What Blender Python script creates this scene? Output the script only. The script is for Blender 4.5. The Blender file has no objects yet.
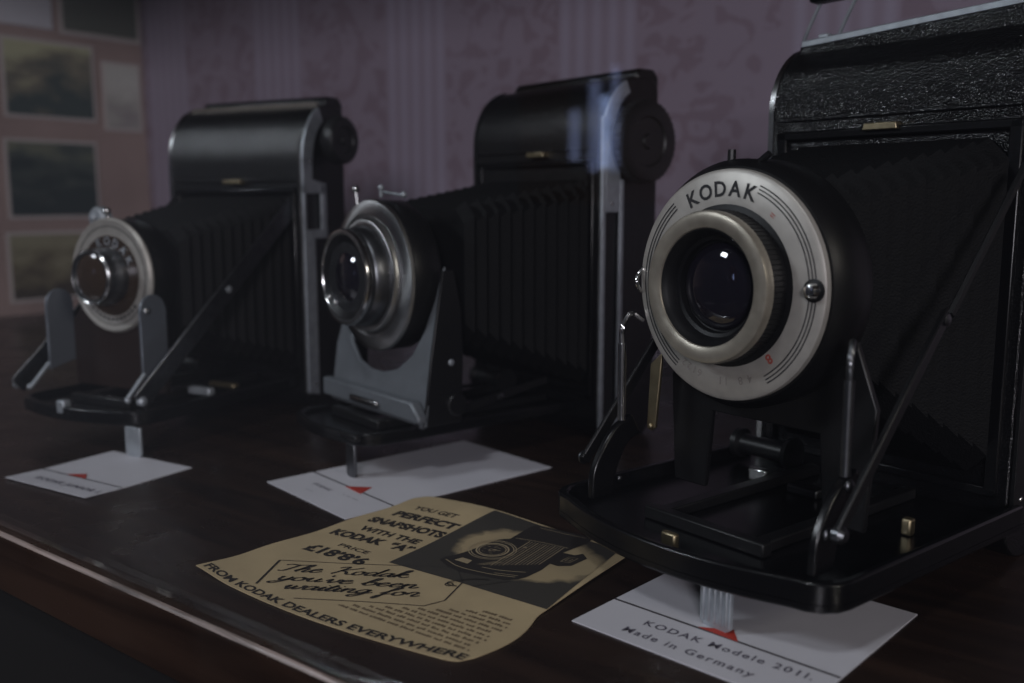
import bpy, bmesh, math, random
from mathutils import Vector, Matrix
random.seed(7)
R = math.radians
PI = math.pi
scn = bpy.context.scene
COL = scn.collection

# ------------------------------------------------------------------ materials
def new_mat(name):
    m = bpy.data.materials.new(name); m.use_nodes = True
    nt = m.node_tree; b = nt.nodes['Principled BSDF']
    return m, nt, b

def pbr(name, col, rough=.5, metal=0., spec=.5, coat=0., bump=None, var=None, coat_rough=.1):
    """bump = (scale, strength, distance); var = (scale, amount) mottles the colour"""
    m, nt, b = new_mat(name)
    N, Lk = nt.nodes, nt.links
    b.inputs['Base Color'].default_value = (*col, 1)
    b.inputs['Roughness'].default_value = rough
    b.inputs['Metallic'].default_value = metal
    b.inputs['Specular IOR Level'].default_value = spec
    b.inputs['Coat Weight'].default_value = coat
    b.inputs['Coat Roughness'].default_value = coat_rough
    tc = N.new('ShaderNodeTexCoord')
    if var:
        nz = N.new('ShaderNodeTexNoise'); nz.inputs['Scale'].default_value = var[0]; nz.inputs['Detail'].default_value = 5
        Lk.new(tc.outputs['Object'], nz.inputs['Vector'])
        rp = N.new('ShaderNodeValToRGB')
        a = var[1]
        rp.color_ramp.elements[0].position = .3; rp.color_ramp.elements[1].position = .7
        rp.color_ramp.elements[0].color = (*[max(0, c*(1-a)) for c in col], 1)
        rp.color_ramp.elements[1].color = (*[min(1, c*(1+a)) for c in col], 1)
        Lk.new(nz.outputs['Fac'], rp.inputs['Fac']); Lk.new(rp.outputs['Color'], b.inputs['Base Color'])
    if bump:
        nz = N.new('ShaderNodeTexNoise'); nz.inputs['Scale'].default_value = bump[0]; nz.inputs['Detail'].default_value = 4
        Lk.new(tc.outputs['Object'], nz.inputs['Vector'])
        bp = N.new('ShaderNodeBump'); bp.inputs['Strength'].default_value = bump[1]; bp.inputs['Distance'].default_value = bump[2]
        Lk.new(nz.outputs['Fac'], bp.inputs['Height']); Lk.new(bp.outputs['Normal'], b.inputs['Normal'])
    return m

def leather_mat(name, col=(.010, .010, .011), rough=.32, dist=.0004, scale=900):
    m, nt, b = new_mat(name)
    N, Lk = nt.nodes, nt.links
    b.inputs['Base Color'].default_value = (*col, 1); b.inputs['Roughness'].default_value = rough
    tc = N.new('ShaderNodeTexCoord'); vo = N.new('ShaderNodeTexVoronoi'); vo.inputs['Scale'].default_value = scale
    nz = N.new('ShaderNodeTexNoise'); nz.inputs['Scale'].default_value = scale*.45
    ad = N.new('ShaderNodeMath'); ad.operation = 'ADD'
    Lk.new(tc.outputs['Object'], vo.inputs['Vector']); Lk.new(tc.outputs['Object'], nz.inputs['Vector'])
    ad.operation = 'MULTIPLY_ADD'; ad.inputs[1].default_value = -1.3
    Lk.new(vo.outputs['Distance'], ad.inputs[0]); Lk.new(nz.outputs['Fac'], ad.inputs[2])
    bp = N.new('ShaderNodeBump'); bp.inputs['Strength'].default_value = .9; bp.inputs['Distance'].default_value = dist
    Lk.new(ad.outputs[0], bp.inputs['Height']); Lk.new(bp.outputs['Normal'], b.inputs['Normal'])
    return m

LEATHER = leather_mat('black grained leatherette', (.003, .003, .0034), .23, .00018, 1700)
LEATHER_FINE = leather_mat('fine black leatherette', (.0035, .0035, .004), .3, .00012, 1300)
BELLOWS = leather_mat('bellows cloth', (.0018, .0018, .0021), .65, .00010, 1600)
BELLOWS.node_tree.nodes['Principled BSDF'].inputs['Specular IOR Level'].default_value = .13
ENAMEL = pbr('black enamel', (.003, .003, .0035), .25, 0, .35, bump=(160, .08, .0003))
SATIN = pbr('satin black metal', (.006, .006, .0065), .38, 0, .35)
CHROME = pbr('worn chrome', (.62, .62, .62), .2, 1, var=(300, .12), bump=(400, .12, .00006))
DULL = pbr('dull nickel', (.36, .39, .42), .45, .55, var=(220, .15))
GREYPAINT = pbr('grey painted metal', (.15, .165, .18), .45, .35, var=(150, .1))
BRACK = pbr('blued grey bracket metal', (.17, .19, .22), .4, .55)
STEEL = pbr('dark steel', (.15, .155, .165), .35, 1, var=(200, .2))
BRASS = pbr('tarnished brass', (.36, .30, .19), .42, 1, var=(260, .2))
RINGCHROME = pbr('turned chrome ring', (.42, .42, .42), .30, 1, var=(200, .08))
_b = RINGCHROME.node_tree.nodes['Principled BSDF']; _b.inputs['Anisotropic'].default_value = .85
_t = RINGCHROME.node_tree.nodes.new('ShaderNodeTangent'); _t.direction_type = 'RADIAL'; _t.axis = 'Y'; RINGCHROME.node_tree.links.new(_t.outputs[0], _b.inputs['Tangent'])
PLATE = pbr('satin aluminium faceplate', (.43, .41, .375), .42, .45, var=(260, .10), bump=(700, .1, .00005))
RINGM = pbr('aged lens ring', (.34, .31, .255), .38, .6, var=(240, .16))
ENGRAVE = pbr('black engraving fill', (.02, .02, .022), .5)
REDENG = pbr('red engraving fill', (.35, .07, .05), .5)
BARREL = pbr('black lens barrel', (.004, .004, .0045), .4, 0, .35)
GLASS = pbr('coated lens glass', (.006, .005, .009), .04, 0, .8, coat=1, coat_rough=.02)
BROWNGLASS = pbr('brown tinted lens', (.035, .022, .014), .08, 0, .7, coat=.6, coat_rough=.05)
RUBBER = pbr('black plastic knob', (.012, .012, .013), .4)
CARD = pbr('white card', (.60, .59, .63), .6, var=(40, .04))
REDINK = pbr('red ink', (.42, .035, .02), .6)
STRIP_SHADE = pbr('thin strip edge shade', (.05, .045, .05), .7)
TYPEINK = pbr('faded typewriter ink', (.10, .09, .12), .7)
INK = pbr('printing ink', (.018, .014, .012), .7)
OLDPAPER = pbr('yellowed newsprint', (.47, .365, .21), .75, var=(60, .10), bump=(500, .15, .0001))
PALEINK = pbr('pale print detail', (.34, .27, .165), .75)

def wood_mat(name, c0, c1, rough, scale=6, coat=.0):
    m, nt, b = new_mat(name); N, Lk = nt.nodes, nt.links
    tc = N.new('ShaderNodeTexCoord'); mp = N.new('ShaderNodeMapping'); mp.inputs['Scale'].default_value = (1.2, 14, 14)
    nz = N.new('ShaderNodeTexNoise'); nz.inputs['Scale'].default_value = scale; nz.inputs['Detail'].default_value = 8; nz.inputs['Distortion'].default_value = .6
    rp = N.new('ShaderNodeValToRGB'); rp.color_ramp.elements[0].color = (*c0, 1); rp.color_ramp.elements[1].color = (*c1, 1)
    rp.color_ramp.elements[0].position = .35; rp.color_ramp.elements[1].position = .68
    Lk.new(tc.outputs['Object'], mp.inputs['Vector']); Lk.new(mp.outputs['Vector'], nz.inputs['Vector'])
    Lk.new(nz.outputs['Fac'], rp.inputs['Fac']); Lk.new(rp.outputs['Color'], b.inputs['Base Color'])
    n2 = N.new('ShaderNodeTexNoise'); n2.inputs['Scale'].default_value = 45; n2.inputs['Detail'].default_value = 6
    Lk.new(tc.outputs['Object'], n2.inputs['Vector'])
    mr = N.new('ShaderNodeMapRange'); mr.inputs['From Min'].default_value = .35; mr.inputs['From Max'].default_value = .7
    mr.inputs['To Min'].default_value = rough*.8; mr.inputs['To Max'].default_value = rough*1.3
    Lk.new(n2.outputs['Fac'], mr.inputs['Value']); Lk.new(mr.outputs['Result'], b.inputs['Roughness'])
    bp = N.new('ShaderNodeBump'); bp.inputs['Strength'].default_value = .12; bp.inputs['Distance'].default_value = .0006
    Lk.new(nz.outputs['Fac'], bp.inputs['Height']); Lk.new(bp.outputs['Normal'], b.inputs['Normal'])
    b.inputs['Coat Weight'].default_value = coat
    return m
TABLEWOOD = wood_mat('dark varnished mahogany', (.011, .0062, .0048), (.030, .0165, .0115), .30)
EDGE_HIGHLIGHT = wood_mat('painted edge highlight', (.05, .034, .028), (.24, .185, .165), .42, 30)
CASEWOOD = wood_mat('brown cabinet wood', (.05, .028, .022), (.10, .055, .042), .5)

def wallpaper_mat():
    m, nt, b = new_mat('mauve damask wallpaper'); N, Lk = nt.nodes, nt.links
    tc = N.new('ShaderNodeTexCoord'); sp = N.new('ShaderNodeSeparateXYZ'); Lk.new(tc.outputs['Object'], sp.inputs[0])
    def mth(op, a, c=None, clamp=False):
        n = N.new('ShaderNodeMath'); n.operation = op; n.use_clamp = clamp
        for i, s in enumerate((a, c)):
            if s is None: continue
            if isinstance(s, (int, float)): n.inputs[i].default_value = s
            else: Lk.new(s, n.inputs[i])
        return n.outputs[0]
    P = .168
    ph = mth('FRACT', mth('DIVIDE', mth('ADD', sp.outputs['X'], .0), P))       # 0..1 across a repeat
    # stripe band occupies 0.10 .. 0.42 of the repeat
    band = mth('MULTIPLY', mth('GREATER_THAN', ph, .06), mth('LESS_THAN', ph, .44))
    fine = mth('MULTIPLY', mth('ADD', mth('SINE', mth('MULTIPLY', ph, 2*PI*13)), 1.), .5)
    stripes = mth('MULTIPLY', band, mth('MULTIPLY', fine, .55))
    # damask figure between the bands
    nz = N.new('ShaderNodeTexNoise'); nz.inputs['Scale'].default_value = 34; nz.inputs['Detail'].default_value = 2; nz.inputs['Distortion'].default_value = 2.2
    Lk.new(tc.outputs['Object'], nz.inputs['Vector'])
    fig = mth('MULTIPLY', mth('SUBTRACT', 1., band), mth('GREATER_THAN', nz.outputs['Fac'], .52))
    base = (.315, .262, .325); light = (.42, .39, .50); dark = (.25, .19, .235)
    m1 = N.new('ShaderNodeMix'); m1.data_type = 'RGBA'; m1.inputs[6].default_value = (*base, 1); m1.inputs[7].default_value = (*light, 1); Lk.new(stripes, m1.inputs[0])
    m2 = N.new('ShaderNodeMix'); m2.data_type = 'RGBA'; m2.inputs[7].default_value = (*dark, 1); Lk.new(m1.outputs[2], m2.inputs[6]); Lk.new(mth('MULTIPLY', fig, .8), m2.inputs[0])
    Lk.new(m2.outputs[2], b.inputs['Base Color']); b.inputs['Roughness'].default_value = .6
    return m
WALLPAPER = wallpaper_mat()
PLASTER = pbr('pinkish plaster', (.40, .30, .27), .8, var=(12, .12))

def photo_mat(name, sky, land, dark, seed, zmid):
    """an old landscape photograph: a print with pale sky and dark land"""
    m, nt, b = new_mat(name); N, Lk = nt.nodes, nt.links
    tc = N.new('ShaderNodeTexCoord'); mp = N.new('ShaderNodeMapping'); mp.inputs['Location'].default_value = (seed, seed*.7, seed*.3)
    mp.inputs['Scale'].default_value = (1, 1, 2.2)
    Lk.new(tc.outputs['Object'], mp.inputs['Vector'])
    nz = N.new('ShaderNodeTexNoise'); nz.inputs['Scale'].default_value = 26; nz.inputs['Detail'].default_value = 5
    Lk.new(mp.outputs['Vector'], nz.inputs['Vector'])
    sp = N.new('ShaderNodeSeparateXYZ'); Lk.new(tc.outputs['Object'], sp.inputs[0])
    a = N.new('ShaderNodeMath'); a.operation = 'MULTIPLY_ADD'; a.inputs[1].default_value = 14; a.inputs[2].default_value = -zmid*14+.5
    Lk.new(sp.outputs['Z'], a.inputs[0])
    c = N.new('ShaderNodeMath'); c.operation = 'MULTIPLY_ADD'; c.inputs[1].default_value = 1.6; c.inputs[2].default_value = -.8; Lk.new(nz.outputs['Fac'], c.inputs[0])
    s = N.new('ShaderNodeMath'); s.operation = 'ADD'; Lk.new(a.outputs[0], s.inputs[0]); Lk.new(c.outputs[0], s.inputs[1])
    rp = N.new('ShaderNodeValToRGB'); e = rp.color_ramp.elements
    e[0].color = (*dark, 1); e[0].position = .15; e[1].color = (*sky, 1); e[1].position = .8
    k = e.new(.5); k.color = (*land, 1)
    Lk.new(s.outputs[0], rp.inputs['Fac']); Lk.new(rp.outputs['Color'], b.inputs['Base Color']); b.inputs['Roughness'].default_value = .45
    return m

def print_mat():
    """dark halftone ground of the advert's picture, with a pale halo left unprinted around the drawing"""
    m, nt, b = new_mat('halftone picture ground'); N, Lk = nt.nodes, nt.links
    tc = N.new('ShaderNodeTexCoord'); mp = N.new('ShaderNodeMapping')
    mp.inputs['Location'].default_value = (-.0735, -.0645, 0); 
    Lk.new(tc.outputs['Object'], mp.inputs['Vector'])
    m2 = N.new('ShaderNodeMapping'); m2.inputs['Rotation'].default_value = (0, 0, R(-38)); m2.inputs['Scale'].default_value = (1/.0260, 1/.0185, 0)
    Lk.new(mp.outputs['Vector'], m2.inputs['Vector'])
    ln = N.new('ShaderNodeVectorMath'); ln.operation = 'LENGTH'; Lk.new(m2.outputs['Vector'], ln.inputs[0])
    nz = N.new('ShaderNodeTexNoise'); nz.inputs['Scale'].default_value = 160; nz.inputs['Detail'].default_value = 4; nz.inputs['Distortion'].default_value = .5
    Lk.new(tc.outputs['Object'], nz.inputs['Vector'])
    a = N.new('ShaderNodeMath'); a.operation = 'MULTIPLY_ADD'; a.inputs[1].default_value = .30; a.inputs[2].default_value = -.15; Lk.new(nz.outputs['Fac'], a.inputs[0])
    s = N.new('ShaderNodeMath'); s.operation = 'ADD'; Lk.new(ln.outputs['Value'], s.inputs[0]); Lk.new(a.outputs[0], s.inputs[1])
    rp = N.new('ShaderNodeValToRGB'); e = rp.color_ramp.elements
    e[0].position = .86; e[0].color = (.36, .28, .16, 1); e[1].position = 1.30; e[1].color = (.040, .035, .028, 1)
    Lk.new(s.outputs[0], rp.inputs['Fac']); Lk.new(rp.outputs['Color'], b.inputs['Base Color']); b.inputs['Roughness'].default_value = .75
    return m
HALFTONE = print_mat()

def pane_mat():
    m = bpy.data.materials.new('window glass with painted haze'); m.use_nodes = True
    nt = m.node_tree; N, Lk = nt.nodes, nt.links; N.clear()
    out = N.new('ShaderNodeOutputMaterial'); tr = N.new('ShaderNodeBsdfTransparent'); gl = N.new('ShaderNodeBsdfGlossy')
    gl.inputs['Roughness'].default_value = .02; gl.inputs['Color'].default_value = (1, 1, 1, 1)
    fr = N.new('ShaderNodeFresnel'); 
    ge = N.new('ShaderNodeNewGeometry'); io = N.new('ShaderNodeMapRange')       # the same 1.5 glass whichever face is met first
    io.inputs['To Min'].default_value = 1.5; io.inputs['To Max'].default_value = 1/1.5
    Lk.new(ge.outputs['Backfacing'], io.inputs['Value']); Lk.new(io.outputs[0], fr.inputs['IOR'])
    mx = N.new('ShaderNodeMixShader'); Lk.new(fr.outputs[0], mx.inputs[0]); Lk.new(tr.outputs[0], mx.inputs[1]); Lk.new(gl.outputs[0], mx.inputs[2])
    df = N.new('ShaderNodeBsdfDiffuse'); df.inputs['Color'].default_value = (.75, .76, .82, 1)
    tc = N.new('ShaderNodeTexCoord'); nz = N.new('ShaderNodeTexNoise'); nz.inputs['Scale'].default_value = 5; nz.inputs['Detail'].default_value = 3
    Lk.new(tc.outputs['Object'], nz.inputs['Vector'])
    mr = N.new('ShaderNodeMapRange'); mr.inputs['From Min'].default_value = .3; mr.inputs['From Max'].default_value = .7
    mr.inputs['To Min'].default_value = .003; mr.inputs['To Max'].default_value = .008; Lk.new(nz.outputs['Fac'], mr.inputs['Value'])
    # pale haze mixed in for the veil of reflections, thinner toward the right end
    sx = N.new('ShaderNodeSeparateXYZ'); Lk.new(tc.outputs['Object'], sx.inputs[0])
    haze_fade = N.new('ShaderNodeMapRange'); haze_fade.inputs['From Min'].default_value = .70; haze_fade.inputs['From Max'].default_value = .85; haze_fade.inputs['To Min'].default_value = 1; haze_fade.inputs['To Max'].default_value = .12
    Lk.new(sx.outputs['X'], haze_fade.inputs['Value'])
    ml = N.new('ShaderNodeMath'); ml.operation = 'MULTIPLY'; Lk.new(mr.outputs[0], ml.inputs[0]); Lk.new(haze_fade.outputs[0], ml.inputs[1])
    m2 = N.new('ShaderNodeMixShader'); Lk.new(ml.outputs[0], m2.inputs[0]); Lk.new(mx.outputs[0], m2.inputs[1]); Lk.new(df.outputs[0], m2.inputs[2])
    Lk.new(m2.outputs[0], out.inputs['Surface'])
    return m
PANE = pane_mat()
def emit_mat(name, col, s):
    m = bpy.data.materials.new(name); m.use_nodes = True; nt = m.node_tree; nt.nodes.clear()
    o = nt.nodes.new('ShaderNodeOutputMaterial'); e = nt.nodes.new('ShaderNodeEmission'); e.inputs['Color'].default_value = (*col, 1); e.inputs['Strength'].default_value = s
    nt.links.new(e.outputs[0], o.inputs['Surface']); return m

# ------------------------------------------------------------------ mesh helpers
def obj(name, bm, mat, parent=None, smooth=True, loc=(0, 0, 0), rot=(0, 0, 0), bevel=0, seg=2, angle=35):
    bmesh.ops.recalc_face_normals(bm, faces=bm.faces[:])
    me = bpy.data.meshes.new(name); bm.to_mesh(me); bm.free()
    o = bpy.data.objects.new(name, me); COL.objects.link(o)
    me.materials.append(mat)
    if parent: o.parent = parent
    o.location = loc; o.rotation_euler = rot
    if bevel:
        b = o.modifiers.new('bevel', 'BEVEL'); b.width = bevel; b.segments = seg; b.limit_method = 'ANGLE'; b.angle_limit = R(30)
    if smooth:
        for p in me.polygons: p.use_smooth = True
        try: me.set_sharp_from_angle(angle=R(angle))
        except Exception: pass
    return o

def empty(name, loc, rz=0, label=None, cat=None, group=None):
    o = bpy.data.objects.new(name, None); COL.objects.link(o); o.location = loc; o.rotation_euler = (0, 0, rz)
    o.empty_display_size = .01
    if label: o['label'] = label
    if cat: o['category'] = cat
    if group: o['group'] = group
    return o

def box(bm, x0, x1, y0, y1, z0, z1):
    v = [bm.verts.new(p) for p in ((x0, y0, z0), (x1, y0, z0), (x1, y1, z0), (x0, y1, z0), (x0, y0, z1), (x1, y0, z1), (x1, y1, z1), (x0, y1, z1))]
    for f in ((0, 3, 2, 1), (4, 5, 6, 7), (0, 1, 5, 4), (1, 2, 6, 5), (2, 3, 7, 6), (3, 0, 4, 7)): bm.faces.new([v[i] for i in f])

def prism(bm, pts, axis, a, b):
    """extrude a 2D outline along axis: 'x' -> pts=(y,z), 'y' -> (x,z), 'z' -> (x,y)"""
    def P(p, t): return {'x': (t, p[0], p[1]), 'y': (p[0], t, p[1]), 'z': (p[0], p[1], t)}[axis]
    A = [bm.verts.new(P(p, a)) for p in pts]; B = [bm.verts.new(P(p, b)) for p in pts]
    n = len(pts)
    for i in range(n): bm.faces.new((A[i], A[(i+1) % n], B[(i+1) % n], B[i]))
    bm.faces.new(A); bm.faces.new(B[::-1])

def lathe(bm, prof, cx=0, cz=0, seg=96, axis='y', cy=0):
    """prof = [(radius, position along axis)]; closed at r=0 ends"""
    rings = []
    for r, t in prof:
        if r < 1e-7:
            q = {'y': (cx, t, cz), 'x': (t, cy, cz), 'z': (cx, cy, t)}[axis]; rings.append([bm.verts.new(q)])
        else:
            row = []
            for k in range(seg):
                a = 2*PI*k/seg; c, s = r*math.cos(a), r*math.sin(a)
                q = {'y': (cx+c, t, cz+s), 'x': (t, cy+c, cz+s), 'z': (cx+c, cy+s, t)}[axis]; row.append(bm.verts.new(q))
            rings.append(row)
    for A, B in zip(rings, rings[1:]):
        if len(A) == 1 and len(B) == 1: continue
        for k in range(seg):
            k2 = (k+1) % seg
            if len(A) == 1: bm.faces.new((A[0], B[k], B[k2]))
            elif len(B) == 1: bm.faces.new((A[k], B[0], A[k2]))
            else: bm.faces.new((A[k], B[k], B[k2], A[k2]))

def tube(bm, pts, r, seg=10):
    pts = [Vector(p) for p in pts]; n = len(pts); rings = []
    up = Vector((.13, .21, 1)).normalized()
    rs = r if isinstance(r, (list, tuple)) else [r]*n
    for i, p in enumerate(pts):
        d = (pts[min(i+1, n-1)]-pts[max(i-1, 0)]).normalized()
        s = d.cross(up).normalized(); t = s.cross(d).normalized()
        rings.append([bm.verts.new(p+(s*math.cos(2*PI*k/seg)+t*math.sin(2*PI*k/seg))*rs[i]) for k in range(seg)])
    for A, B in zip(rings, rings[1:]):
        for k in range(seg): bm.faces.new((A[k], A[(k+1) % seg], B[(k+1) % seg], B[k]))
    bm.faces.new(rings[0][::-1]); bm.faces.new(rings[-1])

def sphere(bm, c, r, sx=1, sy=1, sz=1):
    mt = Matrix.Translation(c) @ Matrix.Diagonal((sx, sy, sz, 1))
    bmesh.ops.create_uvsphere(bm, u_segments=16, v_segments=10, radius=r, matrix=mt)

def smooth_curve(pts, n=8):
    out = []
    P = [Vector(p) for p in pts]; P = [P[0]*2-P[1]]+P+[P[-1]*2-P[-2]]
    for i in range(1, len(P)-2):
        for k in range(n):
            t = k/n; a, b, c, d = P[i-1], P[i], P[i+1], P[i+2]
            out.append(.5*((2*b)+(c-a)*t+(2*a-5*b+4*c-d)*t*t+(-a+3*b-3*c+d)*t**3))
    out.append(P[-2]); return out

def text_polys(s, size, align='LEFT', shear=0, weight=0, spacing=1.0, extrude=0):
    cu = bpy.data.curves.new('tmp_text', 'FONT'); cu.body = s; cu.size = size; cu.align_x = align; cu.shear = shear
    cu.offset = weight; cu.space_character = spacing; cu.resolution_u = 3; cu.extrude = extrude
    o = bpy.data.objects.new('tmp_text', cu); COL.objects.link(o)
    dg = bpy.context.evaluated_depsgraph_get(); dg.update()
    me = bpy.data.meshes.new_from_object(o.evaluated_get(dg))
    vs = [v.co.copy() for v in me.vertices]; fs = [tuple(p.vertices) for p in me.polygons]
    bpy.data.objects.remove(o); bpy.data.curves.remove(cu); bpy.data.meshes.remove(me)
    return vs, fs
def add_polys(bm, polys, fn):
    vs, fs = polys; V = [bm.verts.new(fn(v)) for v in vs]
    for f in fs:
        try: bm.faces.new([V[i] for i in f])
        except ValueError: pass
def width_of(polys): xs = [v.x for v in polys[0]]; return min(xs), max(xs)

# ================================================================== SETTING
# case frame: origin in the back left corner, local x runs right along the back wall, local y runs into the wall
CASE_LOC = Vector((-.3769, 1.0014, 0)); CASE_A = math.atan2(-.6062, .7953)
FRONT = -.433            # front edge of the shelf in case coordinates
def S(o, loc=(0, 0, 0)):
    o['kind'] = 'structure'
    o.location = CASE_LOC + Matrix.Rotation(CASE_A, 3, 'Z') @ Vector(loc); o.rotation_euler = (0, 0, CASE_A); return o
XR = 1.5
# shelf board with a rounded front edge
bm = bmesh.new()
prof = [(0, -.022), (0, 0)]
prof += [(FRONT+.0025, 0)]
for k in range(1, 6):
    a = R(90*k/5); prof.append((FRONT+.0025-.0025*math.sin(a), -.0025+.0025*math.cos(a)))
prof += [(FRONT, -.020), (FRONT+.002, -.022)]
prism(bm, prof, 'x', 0, XR)
floor = S(obj('floor', bm, TABLEWOOD))
bm = bmesh.new()
ed = []
for k in range(0, 7):
    a = R(28+34*k/6); ed.append((FRONT+.0025-.0027*math.sin(a), -.0025+.0027*math.cos(a)))
for k in range(6, -1, -1):
    a = R(28+34*k/6); ed.append((FRONT+.0025-.0015*math.sin(a), -.0025+.0015*math.cos(a)))
prism(bm, ed, 'x', 0, XR)
S(obj('trim_1', bm, EDGE_HIGHLIGHT))  # pale strip along the shelf edge, its highlight put into the colour
bm = bmesh.new(); box(bm, 0, XR, FRONT+.006, FRONT+.026, -.5, -.022); S(obj('trim_2', bm, pbr('black painted plinth', (.006, .005, .005), .6)))
bm = bmesh.new(); box(bm, -.05, XR, .0005, .02, -.022, .3295); S(obj('wall_back', bm, WALLPAPER))
bm = bmesh.new(); box(bm, -.02, -.0005, FRONT, 0, -.022, .3295); S(obj('wall_left', bm, PLASTER))
bm = bmesh.new(); box(bm, -.02, XR, FRONT-.01, .02, .330, .350); S(obj('ceiling', bm, CASEWOOD), (0, 0, 0))
# glazed front of the case
bm = bmesh.new(); box(bm, 0, XR, FRONT+.0030, FRONT+.0055, .0006, .3295)
w = S(obj('window_1', bm, PANE, smooth=False)); w['label'] = 'glass pane with painted haze across the front of the display case'

# unseen glowing strips stand off to the left, added for the bluish streak
def place(o, loc, rz): o.location = loc; o.rotation_euler = (0, 0, rz)

# ================================================================== POSTCARDS on the left wall (local y is toward the back, s = -y)
def wall_card(s0, s1, z0, z1, mat, label, border=.004, tilt=0):
    root = empty('postcard', (0, 0, 0), 0, label, 'postcard', 'old postcards on the left wall')
    yc, zc = -(s0+s1)/2, (z0+z1)/2
    p = CASE_LOC + Matrix.Rotation(CASE_A, 3, 'Z') @ Vector((0, yc, zc)); root.location = p
    root.rotation_euler = (tilt, 0, CASE_A)
    hw, hh = (s1-s0)/2, (z1-z0)/2
    bm = bmesh.new(); box(bm, 0, .0012, -hw, hw, -hh, hh)
    obj('card_mount', bm, mat[0], root, smooth=False)
    if mat[1]:
        bm = bmesh.new(); box(bm, .0012, .0016, -hw+border, hw-border, -hh+border, hh-border)
        obj('photograph', bm, mat[1], root, smooth=False)
PC = pbr('aged postcard stock', (.58, .53, .50), .7)
PCW = pbr('plain pale card back', (.7, .7, .74), .7)
wall_card(.0925, .155, .266, .326, (PCW, None), 'blank pale grey card at the top left corner of the left wall')
wall_card(.002, .086, .2635, .322, (PC, photo_mat('green landscape print', (0.358, 0.386, 0.275), (0.275, 0.316, 0.220), (0.151, 0.165, 0.138), 1.3, .29)), 'greenish landscape postcard at the top beside the wallpaper corner')
wall_card(.054, .143, .183, .2555, (PC, photo_mat('hill view print', (0.523, 0.523, 0.331), (0.235, 0.220, 0.165), (0.077, 0.104, 0.099), 4.1, 0.005)), 'postcard of a dark hill under a yellowish sky, middle row', .003)
wall_card(.005, .046, .176, .243, (PC, photo_mat('grey print', (0.606, 0.606, 0.551), (0.468, 0.455, 0.413), (0.331, 0.303, 0.303), 6.4, -.01)), 'small pale grey upright postcard in the middle row next to the wallpaper', .003)
wall_card(.056, .146, .090, .164, (PC, photo_mat('dark lake print', (0.220, 0.235, 0.165), (0.097, 0.119, 0.104), (0.043, 0.061, 0.061), 9.2, .015)), 'dark green blurred postcard in the lowest full row above the small camera', .003)
wall_card(.060, .150, .012, .078, (PC, photo_mat('sepia print', (0.331, 0.316, 0.206), (0.220, 0.193, 0.123), (0.083, 0.071, 0.055), 12.2, .0)), 'brownish postcard low on the left wall behind the small camera', .003)

# ================================================================== FOLDING CAMERAS
def body_profile(H, T, rt=.024, rb=.012, inset=0):
    """side outline (y, z): flat front, ends rounding back over the spools"""
    p = []
    i = inset
    for k in range(0, 9):                       # front bottom
        a = R(90*k/8); p.append((rb-(rb-i)*math.sin(a), rb*1.0-(rb-i)*math.cos(a)))
    for k in range(0, 13):                      # front top, a long ellipse
        a = R(90*k/12); p.append((.022-(.022-i)*math.cos(a), H-rt+(rt-i)*math.sin(a)))
    for k in range(0, 7):                       # back top
        a = R(90*k/6); p.append((T-.006+(.006-i)*math.sin(a), H-.006+(.006-i)*math.cos(a)))
    p += [(T-i, .006)]
    p += [(T-.006, i)]
    return p

def bellows_mesh(y0, y1, wa, wb, ztop_a, ztop_b, zbot_a, zbot_b, n=11, amp=.0028, cut=.006):
    bm = bmesh.new(); rings = []
    m = n*2
    for i in range(m+1):
        t = i/m; y = y0+(y1-y0)*t; d = amp*.5 if i % 2 else -amp*.5
        hw = wa+(wb-wa)*t+d; zt = ztop_a+(ztop_b-ztop_a)*t+d; zb = zbot_a+(zbot_b-zbot_a)*t-d; c = cut
        pts = [(-hw, zb+c), (-hw, zt-c), (-hw+c, zt), (hw-c, zt), (hw, zt-c), (hw, zb+c), (hw-c, zb), (-hw+c, zb)]
        rings.append([bm.verts.new((x, y, z)) for x, z in pts])
    for A, B in zip(rings, rings[1:]):
        for k in range(8): bm.faces.new((A[k], A[(k+1) % 8], B[(k+1) % 8], B[k]))
    bm.faces.new(rings[0]); bm.faces.new(rings[-1][::-1])
    return bm

def bowed_outline(hw, y_back, y_front, bow, r=.010, n=14):
    """bed outline seen from above (x, y): straight sides, bowed front with rounded corners"""
    p = [(-hw, y_back)]
    for k in range(5):
        a = R(90*k/4); p.append((-hw+r-r*math.cos(a), y_front+r-r*math.sin(a)))
    for k in range(1, n):
        x = -hw+r+(2*(hw-r))*k/n; q = (x/(hw-r)); p.append((x, y_front-bow*(1-q*q)))
    for k in range(5):
        a = R(90*k/4); p.append((hw-r+r*math.sin(a), y_front+r-r*math.cos(a)))
    p.append((hw, y_back)); return p

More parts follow.
